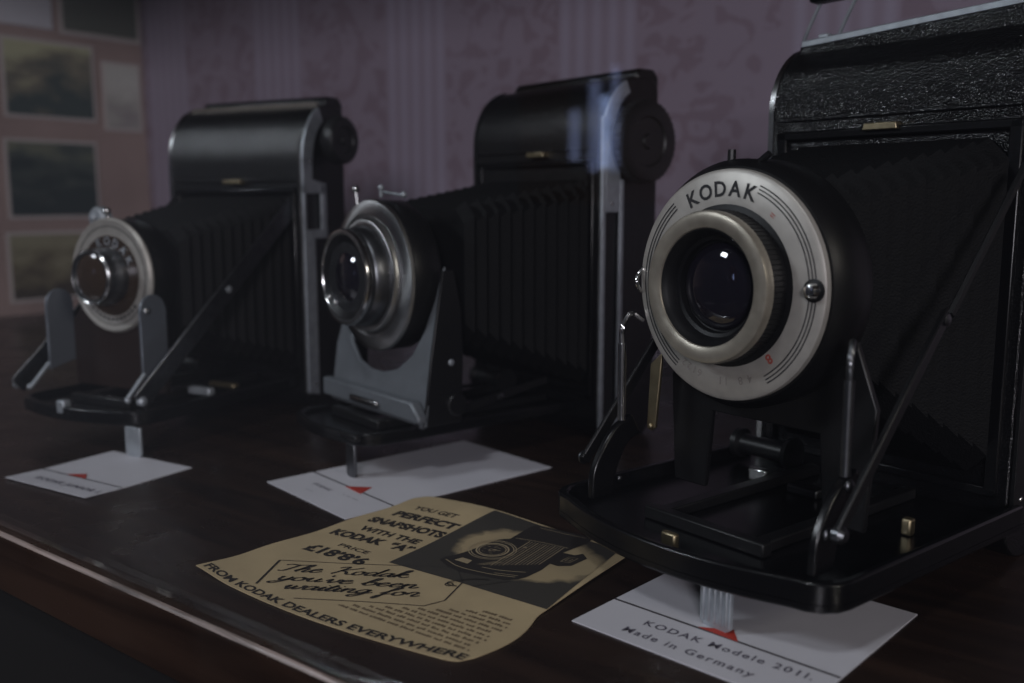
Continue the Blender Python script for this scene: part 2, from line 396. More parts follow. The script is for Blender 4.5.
def folding_camera(name, label, B, deg, V):
    W, H, T = V['W'], V['H'], V['T']; hw = W/2
    root = empty(name, (B[0], B[1], 0), R(deg), label, 'camera', 'vintage folding cameras in the display case')
    prof = body_profile(H, T, V.get('rt', .024))
    # --- body
    bm = bmesh.new(); prism(bm, prof, 'x', -hw+.0012, hw-.0012)
    obj('body', bm, V['leather'], root, bevel=.0006)
    # recessed front frame round the bellows opening
    bm = bmesh.new()
    z0, z1, xo = .020, V['z_open'], hw-.004
    for (a, b, c, d) in ((-xo, xo, z1-.003, z1), (-xo, -xo+.004, z0, z1), (xo-.004, xo, z0, z1), (-xo, xo, z0, z0+.003)):
        box(bm, a, b, -.0018, .001, c, d)
    obj('front_frame', bm, ENAMEL, root, bevel=.0006)
    # ribs pressed in the leather above the opening (seam)
    bm = bmesh.new()
    box(bm, -hw+.003, hw-.003, -.0009, .003, z1+.0035, z1+.0046)
    obj('leather_seam', bm, LEATHER_FINE, root, bevel=.0003)
    bm = bmesh.new()
    bx, bz = V['catch']
    prism(bm, [(bx-.006, bz-.0012), (bx+.006, bz-.0012), (bx+.0055, bz+.0012), (bx-.0055, bz+.0012)], 'y', -.0032, .0005)
    obj('catch', bm, BRASS, root, bevel=.0004)
    # --- back cover: a slightly proud plate with a bright lip
    bm = bmesh.new()
    cb = V.get('cover', .0042)
    bp = [(T-.012, .004), (T-.012, H+cb-.0022), (T-.010, H+cb), (T-.001, H+cb), (T+.002, H+.001), (T+.002, .004)]
    prism(bm, bp, 'x', -hw+.003, hw-.003)
    bk = obj('back_cover', bm, V['leather'], root, bevel=.0008)
    bm = bmesh.new()
    ly, lz0, lz1a, lz1b = V['lip']
    lt = V.get('lip_t', .004)
    prism(bm, [(-hw+.002, lz1a-lt), (hw-.002, lz1b-lt), (hw-.002, lz1b), (-hw+.002, lz1a)], 'y', ly, ly+.0014)
    if V.get('flap'):
        b2 = bmesh.new(); prism(b2, [(-hw+.002, H-.012), (hw-.002, H-.012), (hw-.002, lz1b-lt+.0002), (-hw+.002, lz1a-lt+.0002)], 'y', ly-.0006, ly+.0012)
        obj('leather_flap', b2, V['leather'], bk, bevel=.0004)
    obj('cover_lip', bm, V['lip_mat'], bk, bevel=.0004)
    # --- metal trim down both front edges, following the rounded top
    inner = body_profile(H, T, V.get('rt', .024), inset=V['trim'])
    def trim_strip(x0, x1, i0=2, i1=21):
        bm = bmesh.new()
        o_ = prof[i0:i1]; n_ = inner[i0:i1]
        o_ = [(y-.0006, z+.0004) for y, z in o_]
        prism(bm, o_+n_[::-1], 'x', x0, x1); return bm
    obj('edge_trim', trim_strip(-hw-.0004, -hw+.0016), V['trim_mat'], root)
    # --- side plate on the right
    bm = bmesh.new(); x0, x1 = hw-.0006, hw+.0008
    for poly in V['side']: prism(bm, poly, 'x', x0, x1)
    # arch round the spool end
    aw = V['arch']
    inn = body_profile(H, T, V.get('rt', .024), inset=aw)
    prism(bm, [(y-.0004, z) for y, z in prof[9:9+V['arch_n']]]+inn[9:9+V['arch_n']][::-1], 'x', x0, x1)
    sp = obj('side_plate', bm, V['side_mat'], root, bevel=.0003)
    for (y, z) in V['rivets']:
        bm = bmesh.new(); sphere(bm, (hw+.0008, y, z), .0009, .5, 1, 1); obj('rivet', bm, CHROME, sp)
    # --- winding knob
    if V.get('knob'):
        ky, kz, kr, kd = V['knob']
        bm = bmesh.new()
        lathe(bm, [(0, hw), (kr*.55, hw), (kr*.55, hw+kd*.35), (kr, hw+kd*.38), (kr, hw+kd*.92), (kr*.93, hw+kd), (kr*.62, hw+kd), (kr*.58, hw+kd*.9), (kr*.2, hw+kd*.9), (kr*.16, hw+kd*1.02), (0, hw+kd*1.02)], cy=ky, cz=kz, axis='x', seg=48)
        kn = obj('winding_knob', bm, RUBBER, root)
        bm = bmesh.new()
        for k in range(40):
            a = 2*PI*k/40; c, s = math.cos(a), math.sin(a)
            tube(bm, [(hw+kd*.42, ky+c*kr, kz+s*kr), (hw+kd*.9, ky+c*kr, kz+s*kr)], kr*.035, 5)
        obj('knurling', bm, RUBBER, kn)
    # --- bellows
    b = V['bellows']
    obj('bellows', bellows_mesh(.0015, b['y'], b['wa'], b['wb'], b['zta'], b['ztb'], b['zba'], b['zbb'], b.get('n', 11)), BELLOWS, root, smooth=False)
    # --- bed (drop-down door)
    d = V['bed']; ol = bowed_outline(d['hw'], -.001, d['yf'], d['bow'])
    bm = bmesh.new(); prism(bm, ol, 'z', d['z0'], d['z0']+.003)
    ins = bowed_outline(d['hw']-.0022, -.001, d['yf']+.0022, d['bow'])
    # raised rim
    A0 = [bm.verts.new((x, y, d['z0']+.002)) for x, y in ol]; A1 = [bm.verts.new((x, y, d['z1'])) for x, y in ol]
    C1 = [bm.verts.new((x, y, d['z1'])) for x, y in ins]; C0 = [bm.verts.new((x, y, d['z0']+.002)) for x, y in ins]
    for i in range(len(ol)-1):
        bm.faces.new((A0[i], A0[i+1], A1[i+1], A1[i])); bm.faces.new((A1[i], A1[i+1], C1[i+1], C1[i])); bm.faces.new((C1[i], C1[i+1], C0[i+1], C0[i]))
    for i in (0, len(ol)-1): bm.faces.new((A0[i], A1[i], C1[i], C0[i]))
    bed = obj('bed', bm, ENAMEL, root, bevel=.0007)
    # focusing rails
    zb = d['z0']+.003
    for s in (-1, 1):
        bm = bmesh.new(); box(bm, s*d['rail']-.0022, s*d['rail']+.0022, d['yf']+.018, -.006, zb, zb+.0032)
        obj('rail', bm, V.get('rail_mat', SATIN), bed, bevel=.0005)
    bm = bmesh.new(); box(bm, -d['rail']-.004, d['rail']+.004, d['yf']+.014, d['yf']+.018, zb, zb+.004)
    obj('rail_stop', bm, SATIN, bed, bevel=.0006)
    for (x0, x1, y0, y1, z0, z1, mt, nm) in V['bits']:
        bm = bmesh.new(); box(bm, x0, x1, y0, y1, z0, z1); obj(nm, bm, mt, bed, bevel=min(.0007, abs(z1-z0)*.3))
    # spool-shaped hinge drum at the body end of the bed
    bm = bmesh.new()
    lathe(bm, [(0, -d['hw']+.006), (.0052, -d['hw']+.006), (.0052, -d['hw']+.008), (.0036, -d['hw']+.009), (.0036, -d['hw']+.026), (.0052, -d['hw']+.027), (.0058, -d['hw']+.029), (0, -d['hw']+.029)], cy=-.014, cz=zb+.007, axis='x', seg=32)
    obj('hinge_drum', bm, SATIN, bed)
    # foot
    f = V['foot']; bm = bmesh.new(); fx, fy, fw = f['x'], f['y'], f['w']
    zt = d['z0']
    pr = [(fx-fw, zt), (fx-fw, .0014), (fx-fw+.0014, .0003), (fx+fw-.0014, .0003), (fx+fw, .0014), (fx+fw, zt)]
    prism(bm, pr, 'y', fy, fy+.0014)
    nr = f.get('ribs', 0)
    for k in range(nr):
        x = fx-fw+.0012+(2*fw-.0024)*k/(nr-1)
        tube(bm, [(x, fy, .0018), (x, fy-.0001, zt-.0003)], .00055, 8)
    obj('foot', bm, V.get('foot_mat', DULL), root, bevel=.0003)
    # side braces from the bed up to the body
    for s in (-1, 1):
        (ya, za), (yb, zb2), wd = V['brace']
        bm = bmesh.new(); x = V['brace_x'] if s > 0 else -V.get('brace_xl', V['brace_x'])
        dv = Vector((0, yb-ya, zb2-za)).normalized(); nn = Vector((0, -dv.z, dv.y))*wd/2
        a, c = Vector((0, ya, za)), Vector((0, yb, zb2))
        pts = [a-nn-dv*.001, a+nn-dv*.001, c+nn, c-nn]
        prism(bm, [(p.y, p.z) for p in pts], 'x', x-.0006, x+.0006)
        # pressed edge flange
        tube(bm, [(x+.0007, (a+nn).y, (a+nn).z), (x+.0007, (c+nn).y, (c+nn).z)], .0006, 6)
        br = obj('brace', bm, V.get('brace_mat', STEEL), root, bevel=.0003)
        bm = bmesh.new()
        lathe(bm, [(0, x-.0006), (.0021, x-.0006), (.0021, x+s*.0012), (.0013, x+s*.0022), (0, x+s*.0024)], cy=ya, cz=za, axis='x', seg=20)
        obj('brace_pivot', bm, V.get('pivot_mat', DULL), br)
        bm = bmesh.new(); q = V['mid_rivet']
        p = a+(c-a)*q
        lathe(bm, [(0, x-.0006), (.0016, x-.0006), (.0016, x+s*.0012), (0, x+s*.002)], cy=p.y, cz=p.z, axis='x', seg=16)
        obj('brace_rivet', bm, V.get('mid_mat', DULL), br)
    return root, bed

def text_arc(bm, s, size, cx, cz, y, r, a0, a1, weight=0):
    """letters on an arc, angle measured clockwise from straight up, facing -y"""
    n = len(s)
    for i, ch in enumerate(s):
        if ch == ' ': continue
        a = a0+(a1-a0)*i/(max(n-1, 1)); pol = text_polys(ch, size, 'CENTER', weight=weight)
        ca, sa = math.cos(a), math.sin(a)
        def fn(v): 
            x, z = v.x, v.y
            return (cx+sa*r+ca*x+sa*z, y, cz+ca*r-sa*x+ca*z)
        add_polys(bm, pol, fn)

def arc_line(bm, cx, cz, y, r, w, a0, a1, n=40):
    prev = None
    for k in range(n+1):
        a = a0+(a1-a0)*k/n; s, c = math.sin(a), math.cos(a)
        p = (bm.verts.new((cx+s*(r-w/2), y, cz+c*(r-w/2))), bm.verts.new((cx+s*(r+w/2), y, cz+c*(r+w/2))))
        if prev: bm.faces.new((prev[0], prev[1], p[1], p[0]))
        prev = p

# ---------------------------------------------------------------- camera 3 (nearest)
H3, T3, W3 = .160, .035, .090
lz = .0845
V3 = dict(W=W3, H=H3, T=T3, leather=LEATHER, z_open=.130, catch=(-.002, .1300), lip=(.0130, 0, H3+.0022, H3+.0064), lip_t=.0024, flap=True, lip_mat=DULL, trim=.0012, trim_mat=CHROME,
    side=[[(-.0004, .012), (.009, .012), (.009, .118), (-.0004, .118)]], side_mat=SATIN, arch=.006, arch_n=14, rivets=[(.004, .02), (.004, .11)],
    knob=(.0175, .134, .0165, .010),
    bellows=dict(y=-.064, wa=.037, wb=.024, zta=.124, ztb=.112, zba=.026, zbb=.062, n=10),
    bed=dict(hw=.0490, yf=-.0990, bow=.008, z0=.0125, z1=.0200, rail=.017),
    bits=[(-.0022, .0028, -.0985, -.0962, .0155, .0200, BRASS, 'bed_catch'), (-.0265, -.0195, -.0300, -.0270, .0155, .0200, CHROME, 'infinity_stop'), (-.010, .001, -.032, -.026, .0155, .0185, STEEL, 'distance_scale'),
          (.033, .036, -.0400, -.0370, .0155, .0205, BRASS, 'side_stop')],
    foot=dict(x=.0185, y=-.1005, w=.0048, ribs=5), brace=((-.0918, .031), (-.0481, .079), .0036), brace_x=.0462, brace_xl=.0385, pivot_mat=STEEL, mid_mat=STEEL, brace_mat=SATIN, mid_rivet=.97, rail_mat=SATIN)
c3, bed3 = folding_camera('folding_camera', 'largest black folding camera nearest the viewer, with a broad silver lettered lens plate', (.118, .303), -51.5, V3)
# extend the braces to the body with a second thin link
for s in (-1, 1):
    bm = bmesh.new(); x = .0468 if s > 0 else -.0391
    tube(bm, [(x, -.0475, .0785), (x, -.012, .1165)], .0011, 6); obj('brace_link', bm, SATIN, c3)

def ring_prof(ri, ro, y0, y1, rnd=.0008):
    """washer with rounded front edge; y1 is the front (more negative)"""
    return [(ri, y0), (ro, y0), (ro, y1+rnd), (ro-rnd*.3, y1+rnd*.3), (ro-rnd, y1), (ri+rnd, y1), (ri+rnd*.3, y1+rnd*.3), (ri, y1+rnd), (ri, y0)]

def shutter3(root):
    cx = .0015
    bm = bmesh.new(); lathe(bm, [(0, -.062), (.0325, -.062), (.0335, -.064), (.0335, -.0745), (.0315, -.0775), (0, -.0775)], cx, lz)
    hs = obj('shutter_housing', bm, BARREL, root)
    bm = bmesh.new(); lathe(bm, [(0, -.0770), (.0300, -.0770), (.0309, -.0778), (.0307, -.0793), (.0296, -.0800), (.0205, -.0800), (0, -.0800)], cx, lz, 128)
    fp = obj('faceplate', bm, PLATE, hs)
    yf = -.08012
    bm = bmesh.new(); text_arc(bm, 'KODAK', .0056, cx, lz, yf, .02375, R(-27), R(17), weight=.00014)
    obj('lettering', bm, ENGRAVE, fp, smooth=False)
    bm = bmesh.new()
    for r in (.02635, .02735, .02830):
        arc_line(bm, cx, lz, yf, r, .00036, R(22), R(148)); arc_line(bm, cx, lz, yf, r, .00036, R(-40), R(-146))
    obj('engraved_lines', bm, ENGRAVE, fp, smooth=False)
    bm = bmesh.new()
    for st, a in (('22', 208), ('16', 199), ('11', 178), ('8', 165), ('4', 158)):
        text_arc(bm, st, .0030, cx, lz, yf, .0245, R(a+2.2), R(a-2.2), weight=.00004) if len(st) > 1 else text_arc(bm, st, .0030, cx, lz, yf, .0245, R(a), R(a), weight=.00004)
    obj('aperture_numerals', bm, pbr('worn grey engraving', (.22, .20, .18), .5), fp, smooth=False)
    bm = bmesh.new()
    text_arc(bm, '8', .0036, cx, lz, yf, .0222, R(139), R(139), weight=.0001); obj('red_mark', bm, REDENG, fp, smooth=False)
    bm = bmesh.new(); text_arc(bm, '=', .003, cx, lz, yf, .0228, R(38), R(38))
    obj('red_mark', bm, REDENG, fp, smooth=False)
    # adjusting screw on the right and the little lever on the left
    bm = bmesh.new(); lathe(bm, [(0, -.0800), (.0021, -.0800), (.0021, -.0812), (.0015, -.0826), (0, -.0831)], cx+.0278, lz+.0008, 24); o = obj('plate_screw', bm, CHROME, fp)
    bm = bmesh.new(); lathe(bm, [(.0019, -.08005), (.0029, -.0801), (.0029, -.0806), (.0019, -.0808)], cx+.0278, lz+.0008, 24); obj('screw_collar', bm, BARREL, o)
    bm = bmesh.new(); tube(bm, smooth_curve([(cx-.0298, -.0790, lz+.0035), (cx-.0302, -.0815, lz+.001), (cx-.0298, -.0820, lz-.0015), (cx-.0305, -.080, lz-.0035)], 6), .0006, 8)
    obj('shutter_lever', bm, CHROME, hs)
    # lens barrel
    bm = bmesh.new(); lathe(bm, [(0, -.0795), (.0216, -.0795), (.0216, -.0800), (.0200, -.0803), (.0200, -.0865), (.0190, -.0875), (.0152, -.0875), (.0146, -.0865), (.0138, -.0855), (.0134, -.0835), (.0124, -.0832), (.0120, -.0815), (.0108, -.0812), (.0104, -.0803), (0, -.0803)], cx, lz, 128)
    lb = obj('lens_barrel', bm, BARREL, hs)
    bm = bmesh.new()
    for k in range(90):
        a = 2*PI*k/90; tube(bm, [(cx+.0200*math.cos(a), -.0808, lz+.0200*math.sin(a)), (cx+.0200*math.cos(a), -.0855, lz+.0200*math.sin(a))], .00022, 4)
    obj('focus_grip', bm, BARREL, lb)
    bm = bmesh.new(); lathe(bm, [(.0150, -.0850), (.0200, -.0855), (.0201, -.0872), (.0197, -.0881), (.0188, -.0885), (.0166, -.0883), (.0157, -.0879), (.0152, -.0870), (.0150, -.0850)], cx, lz, 128)
    obj('lens_ring', bm, RINGM, lb)
    bm = bmesh.new()
    pr = [(.0116, -.0815)]
    for k in range(1, 9): a = R(90*k/8); pr.append((.0116*math.cos(a), -.0815-.0032*math.sin(a)))
    lathe(bm, pr[:-1]+[(0, -.0847)], cx, lz, 64); obj('lens', bm, GLASS, lb)
    # bits on top of the shutter rim
    bm = bmesh.new(); tube(bm, [(cx-.004, -.0735, lz+.033), (cx-.004, -.0735, lz+.036)], .0011, 10); tube(bm, [(cx+.006, -.0745, lz+.0325), (cx+.009, -.0745, lz+.0345)], .0009, 8)
    obj('cable_socket', bm, SATIN, hs)
shutter3(c3)
# front standard with wire posts and bracket arms
bm = bmesh.new()
prism(bm, [(-.032, .0225), (-.0340, .055), (-.026, .075), (.026, .075), (.0340, .055), (.032, .0225), (.020, .0225), (.018, .046), (-.018, .046), (-.020, .0225)], 'y', -.0655, -.0635)
st = obj('front_standard', bm, SATIN, c3, bevel=.0005, loc=(.0050, 0, 0))
for s in (-1, 1):
    bm = bmesh.new()
    tube(bm, smooth_curve([(s*.0345, -.078, .0722), (s*.0362, -.0815, .0742), (s*.0372, -.0838, .0700), (s*.0372, -.0838, .0640)], 6), .00085, 10)
    tube(bm, [(s*.0372, -.0838, .0655), (s*.0372, -.0836, .0425)], .0013, 12)
    obj('wire_post', bm, CHROME if s < 0 else STEEL, st)
    bm = bmesh.new()
    op = smooth_curve([(-.0800, .0440, 0), (-.0880, .0400, 0), (-.0950, .0300, 0), (-.0962, .0205, 0)], 5); ip = smooth_curve([(-.0765, .0380, 0), (-.082, .0350, 0), (-.0865, .0270, 0), (-.0880, .0205, 0)], 5)
    prism(bm, [(p.x, p.y) for p in op]+[(p.x, p.y) for p in ip][::-1], 'x', s*.0372-.0012, s*.0372+.0012)
    ar = obj('bracket_arm', bm, ENAMEL, st, bevel=.0006)
    bm = bmesh.new(); sphere(bm, (s*.0372+s*.0012, -.0915, .0300), .0017, .6); sphere(bm, (s*.0372+s*.0012, -.0835, .0402), .0017, .6)
    if s < 0: sphere(bm, (s*.0372-s*.0012, -.0850, .0250), .0009, .6)
    obj('arm_screw', bm, STEEL, ar)
bm = bmesh.new()
prism(bm, [(-.0368+.0, .0372), (-.0382, .0378), (-.0386, .0392), (-.0376, .058), (-.033, .062), (-.0335, .056), (-.0352, .0384)], 'y', -.0712, -.0700)
lv = obj('brass_lever', bm, BRASS, st, bevel=.0003)
bm = bmesh.new(); sphere(bm, (-.0370, -.0715, .0388), .0010, 1, .6, 1); obj('lever_rivet', bm, BRASS, lv)
# carrying handle standing up from the top
hroot = c3
bm = bmesh.new()
for x in (-.0540, -.0395):
    tube(bm, smooth_curve([(x, .031, .1600), (x+.0005, .030, .1660), (x+.008, .029, .1790), (x+.010, .029, .1830)], 5), .0007, 8)
wr = bm
hw_ = obj('handle_wire', wr, DULL, c3)
bm = bmesh.new(); box(bm, -.050, -.010, .0255, .0325, .1775, .1815); obj('handle_grip', bm, LEATHER_FINE, c3, bevel=.0015, seg=3)
bm = bmesh.new(); box(bm, -.0445, -.0405, .0250, .0280, .1600, .1660); obj('handle_post', bm, DULL, c3, bevel=.0004)

# ---------------------------------------------------------------- camera 2 (middle)
V2 = dict(W=.090, H=.160, T=.035, leather=LEATHER_FINE, z_open=.1250, catch=(.004, .1275), lip=(.0235, .158, .1615, .1615), lip_mat=SATIN, trim=.0012, trim_mat=SATIN, rt=.027,
    side=[[(-.0006, .003), (.0016, .003), (.0016, .142), (-.0006, .142)], [(.0103, .004), (.0125, .004), (.0125, .116), (.0103, .116)],
          [(.0016, .102), (.0103, .102), (.0103, .138), (.0016, .142)], [(.0016, .003), (.0103, .004), (.0103, .010), (.0016, .010)]],
    side_mat=DULL, arch=.0055, arch_n=10, rivets=[(.0055, .1055)], knob=(.0190, .132, .0172, .009),
    bellows=dict(y=-.060, wa=.038, wb=.029, zta=.1150, ztb=.1050, zba=.026, zbb=.050, n=11),
    bed=dict(hw=.031, yf=-.1110, bow=.003, z0=.0135, z1=.0185, rail=.015),
    bits=[(.018, .030, -.1135, -.1105, .0165, .0190, SATIN, 'bed_catch')],
    foot=dict(x=.0205, y=-.1135, w=.0032), foot_mat=STEEL, brace=((-.085, .020), (-.020, .030), .003), brace_x=.0325, brace_mat=SATIN, mid_rivet=.6, mid_mat=STEEL, pivot_mat=STEEL)
V2['foot']['y'] = -.1105
c2, bed2 = folding_camera('folding_camera', 'middle folding camera with stepped bright chrome lens rings and a grey lens yoke', (.010, .444), -51, V2)
def shutter2(root):
    cx, z = 0, .0765; y0 = -.0855
    bm = bmesh.new(); lathe(bm, [(0, y0+.013), (.0295, y0+.013), (.0308, y0+.011), (.0308, y0+.002), (.0300, y0), (0, y0)], cx, z)
    hs = obj('shutter_housing', bm, BARREL, root)
    bm = bmesh.new()
    lathe(bm, [(0, y0), (.0308, y0), (.0311, y0-.0006), (.0306, y0-.0018), (.0262, y0-.0034), (.0252, y0-.0034), (.0250, y0-.0020), (.0238, y0-.0020), (0, y0-.0020)], cx, z, 128); rg = obj('outer_ring', bm, RINGCHROME, hs)
    bm = bmesh.new()
    lathe(bm, [(.0205, y0-.0018), (.0240, y0-.0019), (.0240, y0-.0024), (.0228, y0-.0050), (.0222, y0-.0053), (.0208, y0-.0053), (.0205, y0-.0040), (.0203, y0-.0018)], cx, z, 128); obj('middle_ring', bm, RINGCHROME, hs)
    bm = bmesh.new()
    lathe(bm, [(0, y0-.002), (.0206, y0-.0022), (.0204, y0-.0065), (.0198, y0-.0100), (.0192, y0-.0108), (.0192, y0-.0130), (0, y0-.0130)], cx, z, 128); bl = obj('lens_barrel', bm, STEEL, hs)
    bm = bmesh.new()
    lathe(bm, [(.0168, y0-.0125), (.0193, y0-.0125), (.0195, y0-.0138), (.0191, y0-.0148), (.0184, y0-.0150), (.0172, y0-.0148), (.0167, y0-.0140)], cx, z, 128); obj('lens_rim', bm, CHROME, bl)
    bm = bmesh.new(); lathe(bm, [(.0172, y0-.0146), (.0130, y0-.0125), (.0126, y0-.0128), (.0112, y0-.0115), (0, y0-.0115)], cx, z, 96); obj('lens_cell', bm, BARREL, bl)
    bm = bmesh.new(); lathe(bm, [(.0116, y0-.0116), (.0095, y0-.0134), (.006, y0-.0146), (.003, y0-.0151), (0, y0-.0152)], cx, z, 64); obj('lens', bm, GLASS, bl)
    # release posts round the top
    bm = bmesh.new()
    tube(bm, [(-.0140, y0+.001, z+.028), (-.0155, y0+.001, z+.0345)], .0008, 8); sphere(bm, (-.0157, y0+.001, z+.0352), .0017)
    lv1 = obj('shutter_lever', bm, CHROME, hs)
    bm = bmesh.new()
    tube(bm, [(-.002, y0+.005, z+.0320), (-.002, y0+.005, z+.0352)], .0008, 8); sphere(bm, (-.002, y0+.005, z+.0357), .0013)
    tube(bm, [(-.002, y0+.006, z+.0340), (.012, y0+.007, z+.0325)], .0006, 8); sphere(bm, (.012, y0+.007, z+.0328), .0014)
    obj('release_lever', bm, DULL, hs)
    # bead screws on the rim, lower front
    bm = bmesh.new()
    for a, r in ((R(215), .0130), (R(235), .0155)): sphere(bm, (cx+r*math.sin(a), y0-.0142, z+r*math.cos(a)), .0010)
    obj('rim_screw', bm, CHROME, bl)
shutter2(c2)
# U shaped yoke
bm = bmesh.new()
U = []
for k in range(0, 17):
    a = R(180*k/16); U.append((-.0325*math.cos(a)*1.0, .0735-.0375*math.sin(a)))
yk = [(-.0375, .0190), (-.0372, .050), (-.0345, .0800)]+U[0:17]+[(.0345, .0800), (.0372, .050), (.0375, .0190)]
yk = [(-.0375, .0195), (-.0372, .045), (-.0352, .066), (-.0338, .0815)] + [(-.0332, .0790), (-.0322, .068), (-.0290, .056), (-.0235, .0460), (-.0150, .0395), (-.005, .0370), (.005, .0370), (.0150, .0395), (.0235, .0460), (.0290, .056), (.0322, .068), (.0332, .0790)] + [(.0338, .0815), (.0352, .066), (.0372, .045), (.0375, .0195)]
prism(bm, yk, 'y', -.0870, -.0855)
for v in bm.verts: v.co.y += max(0, v.co.z-.030)*.24
yo = obj('lens_yoke', bm, GREYPAINT, c2, bevel=.0004)
for sg in (-1, 1):
    bm = bmesh.new()
    pts_ = [(.0374, .0195), (.0374, .0450), (.0355, .0640), (.0340, .0800)]
    prev_ = None
    for (xx, zz), yb_ in zip(pts_, (-.0690, -.0680, -.0675, -.0700)):
        yf_ = -.0870+max(0, zz-.030)*.24
        q_ = [bm.verts.new((sg*(xx-.0013), yf_, zz)), bm.verts.new((sg*xx, yf_, zz)), bm.verts.new((sg*xx, yb_, zz)), bm.verts.new((sg*(xx-.0013), yb_, zz))]
        if prev_:
            for k_ in range(4): bm.faces.new((prev_[k_], prev_[(k_+1) % 4], q_[(k_+1) % 4], q_[k_]))
        else: bm.faces.new(q_)
        prev_ = q_
    bm.faces.new(prev_[::-1])
    obj('yoke_side', bm, SATIN, yo, bevel=.0003)
bm = bmesh.new()
prism(bm, [(-.0385, .0215), (-.0385, .0295), (.0330, .0295), (.0385, .0240), (.0385, .0215)], 'y', -.0905, -.0860)
obj('yoke_base', bm, GREYPAINT, yo, bevel=.0010)
bm = bmesh.new(); box(bm, -.012, .010, -.0925, -.0902, .0232, .0262); obj('focus_tab', bm, CHROME, yo, bevel=.0010)
bm = bmesh.new(); lathe(bm, [(0, .0370), (.0040, .0370), (.0046, .0378), (.0046, .0400), (.0040, .0408), (0, .0408)], cy=-.073, cz=.0275, axis='x', seg=28); obj('focus_knob', bm, SATIN, yo)
bm = bmesh.new(); sphere(bm, (.0376, -.0740, .0440), .0014, .5); obj('yoke_rivet', bm, DULL, yo)

# ---------------------------------------------------------------- camera 1 (far left)
V1 = dict(W=.0905, H=.1555, T=.035, leather=LEATHER_FINE, z_open=.1130, catch=(.001, .1165), lip=(.0150, .1520, .1560, .1560), lip_mat=pbr('dull brown trim', (.13, .11, .09), .4, .4), trim=.0012, trim_mat=CHROME, rt=.030,
    side=[[(-.0004, .010), (.0078, .008), (.0078, .088), (-.0004, .088)], [(-.0004, .088), (.0175, .088), (.0175, .0925), (-.0004, .0925)],
          [(.0135, .0920), (.0175, .0920), (.0175, .1150), (.0135, .1150)], [(-.0004, .0920), (.0018, .0920), (.0018, .1150), (-.0004, .1150)], [(-.0004, .1105), (.0175, .1105), (.0175, .1155), (.0070, .1175), (.0070, .128), (-.0004, .128)]],
    side_mat=DULL, arch=.0075, arch_n=10, rivets=[(.0050, .126), (.0050, .0140)], knob=(.0210, .1370, .0115, .011),
    bellows=dict(y=-.062, wa=.036, wb=.027, zta=.1080, ztb=.0950, zba=.024, zbb=.044, n=11),
    bed=dict(hw=.0400, yf=-.1030, bow=.005, z0=.0130, z1=.0190, rail=.015),
    bits=[(-.0040, .0010, -.1080, -.1040, .0155, .0215, DULL, 'bed_catch'), (.022, .038, -.045, -.041, .0190, .0215, BRASS, 'scale_plate'), (.026, .0395, -.062, -.058, .0190, .0225, DULL, 'lock_plate')],
    foot=dict(x=.0368, y=-.1060, w=.0046), foot_mat=DULL, brace=((-.1000, .0240), (.0000, .1060), .0085), brace_x=.0400, brace_mat=STEEL, mid_rivet=.52)
V1['foot']['y'] = -.1030
c1, bed1 = folding_camera('folding_camera', 'smallest folding camera, far left, with round silver lens dial and long diagonal brace', (-.1434, .4965), -28, V1)
def shutter1(root):
    cx, z = -.001, .0735; y0 = -.078
    bm = bmesh.new(); lathe(bm, [(0, -.062), (.0240, -.062), (.0250, -.064), (.0250, -.0760), (0, -.0775)], cx, z); hs = obj('shutter_housing', bm, BARREL, root)
    bm = bmesh.new(); lathe(bm, [(0, y0+.002), (.0252, y0+.002), (.0260, y0+.0014), (.0259, y0+.0004), (.0250, y0-.0006), (.0234, y0-.0003), (.0226, y0), (.0120, y0), (0, y0)], cx, z, 96)
    fp = obj('lens_dial', bm, PLATE, hs)
    bm = bmesh.new(); lathe(bm, [(.0120, y0-.0002), (.0182, y0-.0002), (.0180, y0-.0006), (.0120, y0-.0010)], cx, z, 96); obj('dial_inner', bm, BROWNGLASS, fp)
    bm = bmesh.new(); text_arc(bm, 'KODAK', .0050, cx, z, y0-.0012, .0139, R(-20), R(62), weight=.0001); obj('lettering', bm, DULL, fp, smooth=False)
    bm = bmesh.new(); arc_line(bm, cx, z, y0-.0002, .0222, .0004, 0, 2*PI, 64)
    for k in range(14):
        a = R(130+k*8); arc_line(bm, cx, z, y0-.0002, .0198, .0016, a, a+R(4.5), 3)
    obj('dial_markings', bm, ENGRAVE, fp, smooth=False)
    bm = bmesh.new(); lathe(bm, [(0, y0), (.0130, y0), (.0126, y0-.0050), (.0122, y0-.0095), (.0114, y0-.0108), (.0104, y0-.0108), (.0098, y0-.0098), (0, y0-.0098)], cx, z, 96); bl = obj('lens_barrel', bm, STEEL, hs)
    bm = bmesh.new(); lathe(bm, [(.0113, y0-.0104), (.0122, y0-.0100), (.0124, y0-.0108), (.0118, y0-.0114), (.0112, y0-.0110)], cx, z, 96); obj('lens_rim', bm, CHROME, bl)
    bm = bmesh.new(); lathe(bm, [(.0108, y0-.0098), (.0080, y0-.0112), (.004, y0-.0121), (0, y0-.0123)], cx, z, 64); obj('lens', bm, BROWNGLASS, bl)
    bm = bmesh.new(); tube(bm, [(cx-.002, y0+.003, z+.0250), (cx-.0025, y0+.002, z+.0285)], .0009, 8); sphere(bm, (cx-.0025, y0+.002, z+.0288), .0017); obj('release_lever', bm, CHROME, hs)
    bm = bmesh.new(); lathe(bm, [(0, -.066), (.0052, -.066), (.0052, -.070), (.0040, -.0715), (0, -.0715)], cx-.0165, z+.0255, 24); sphere(bm, (cx-.0165, -.0715, z+.0255), .0020); obj('shutter_dial', bm, DULL, hs)
shutter1(c1)
bm = bmesh.new()
prism(bm, [(-.0300, .0215), (-.0300, .052), (-.022, .060), (.022, .060), (.0300, .052), (.0300, .0215)], 'y', -.0770, -.0745)
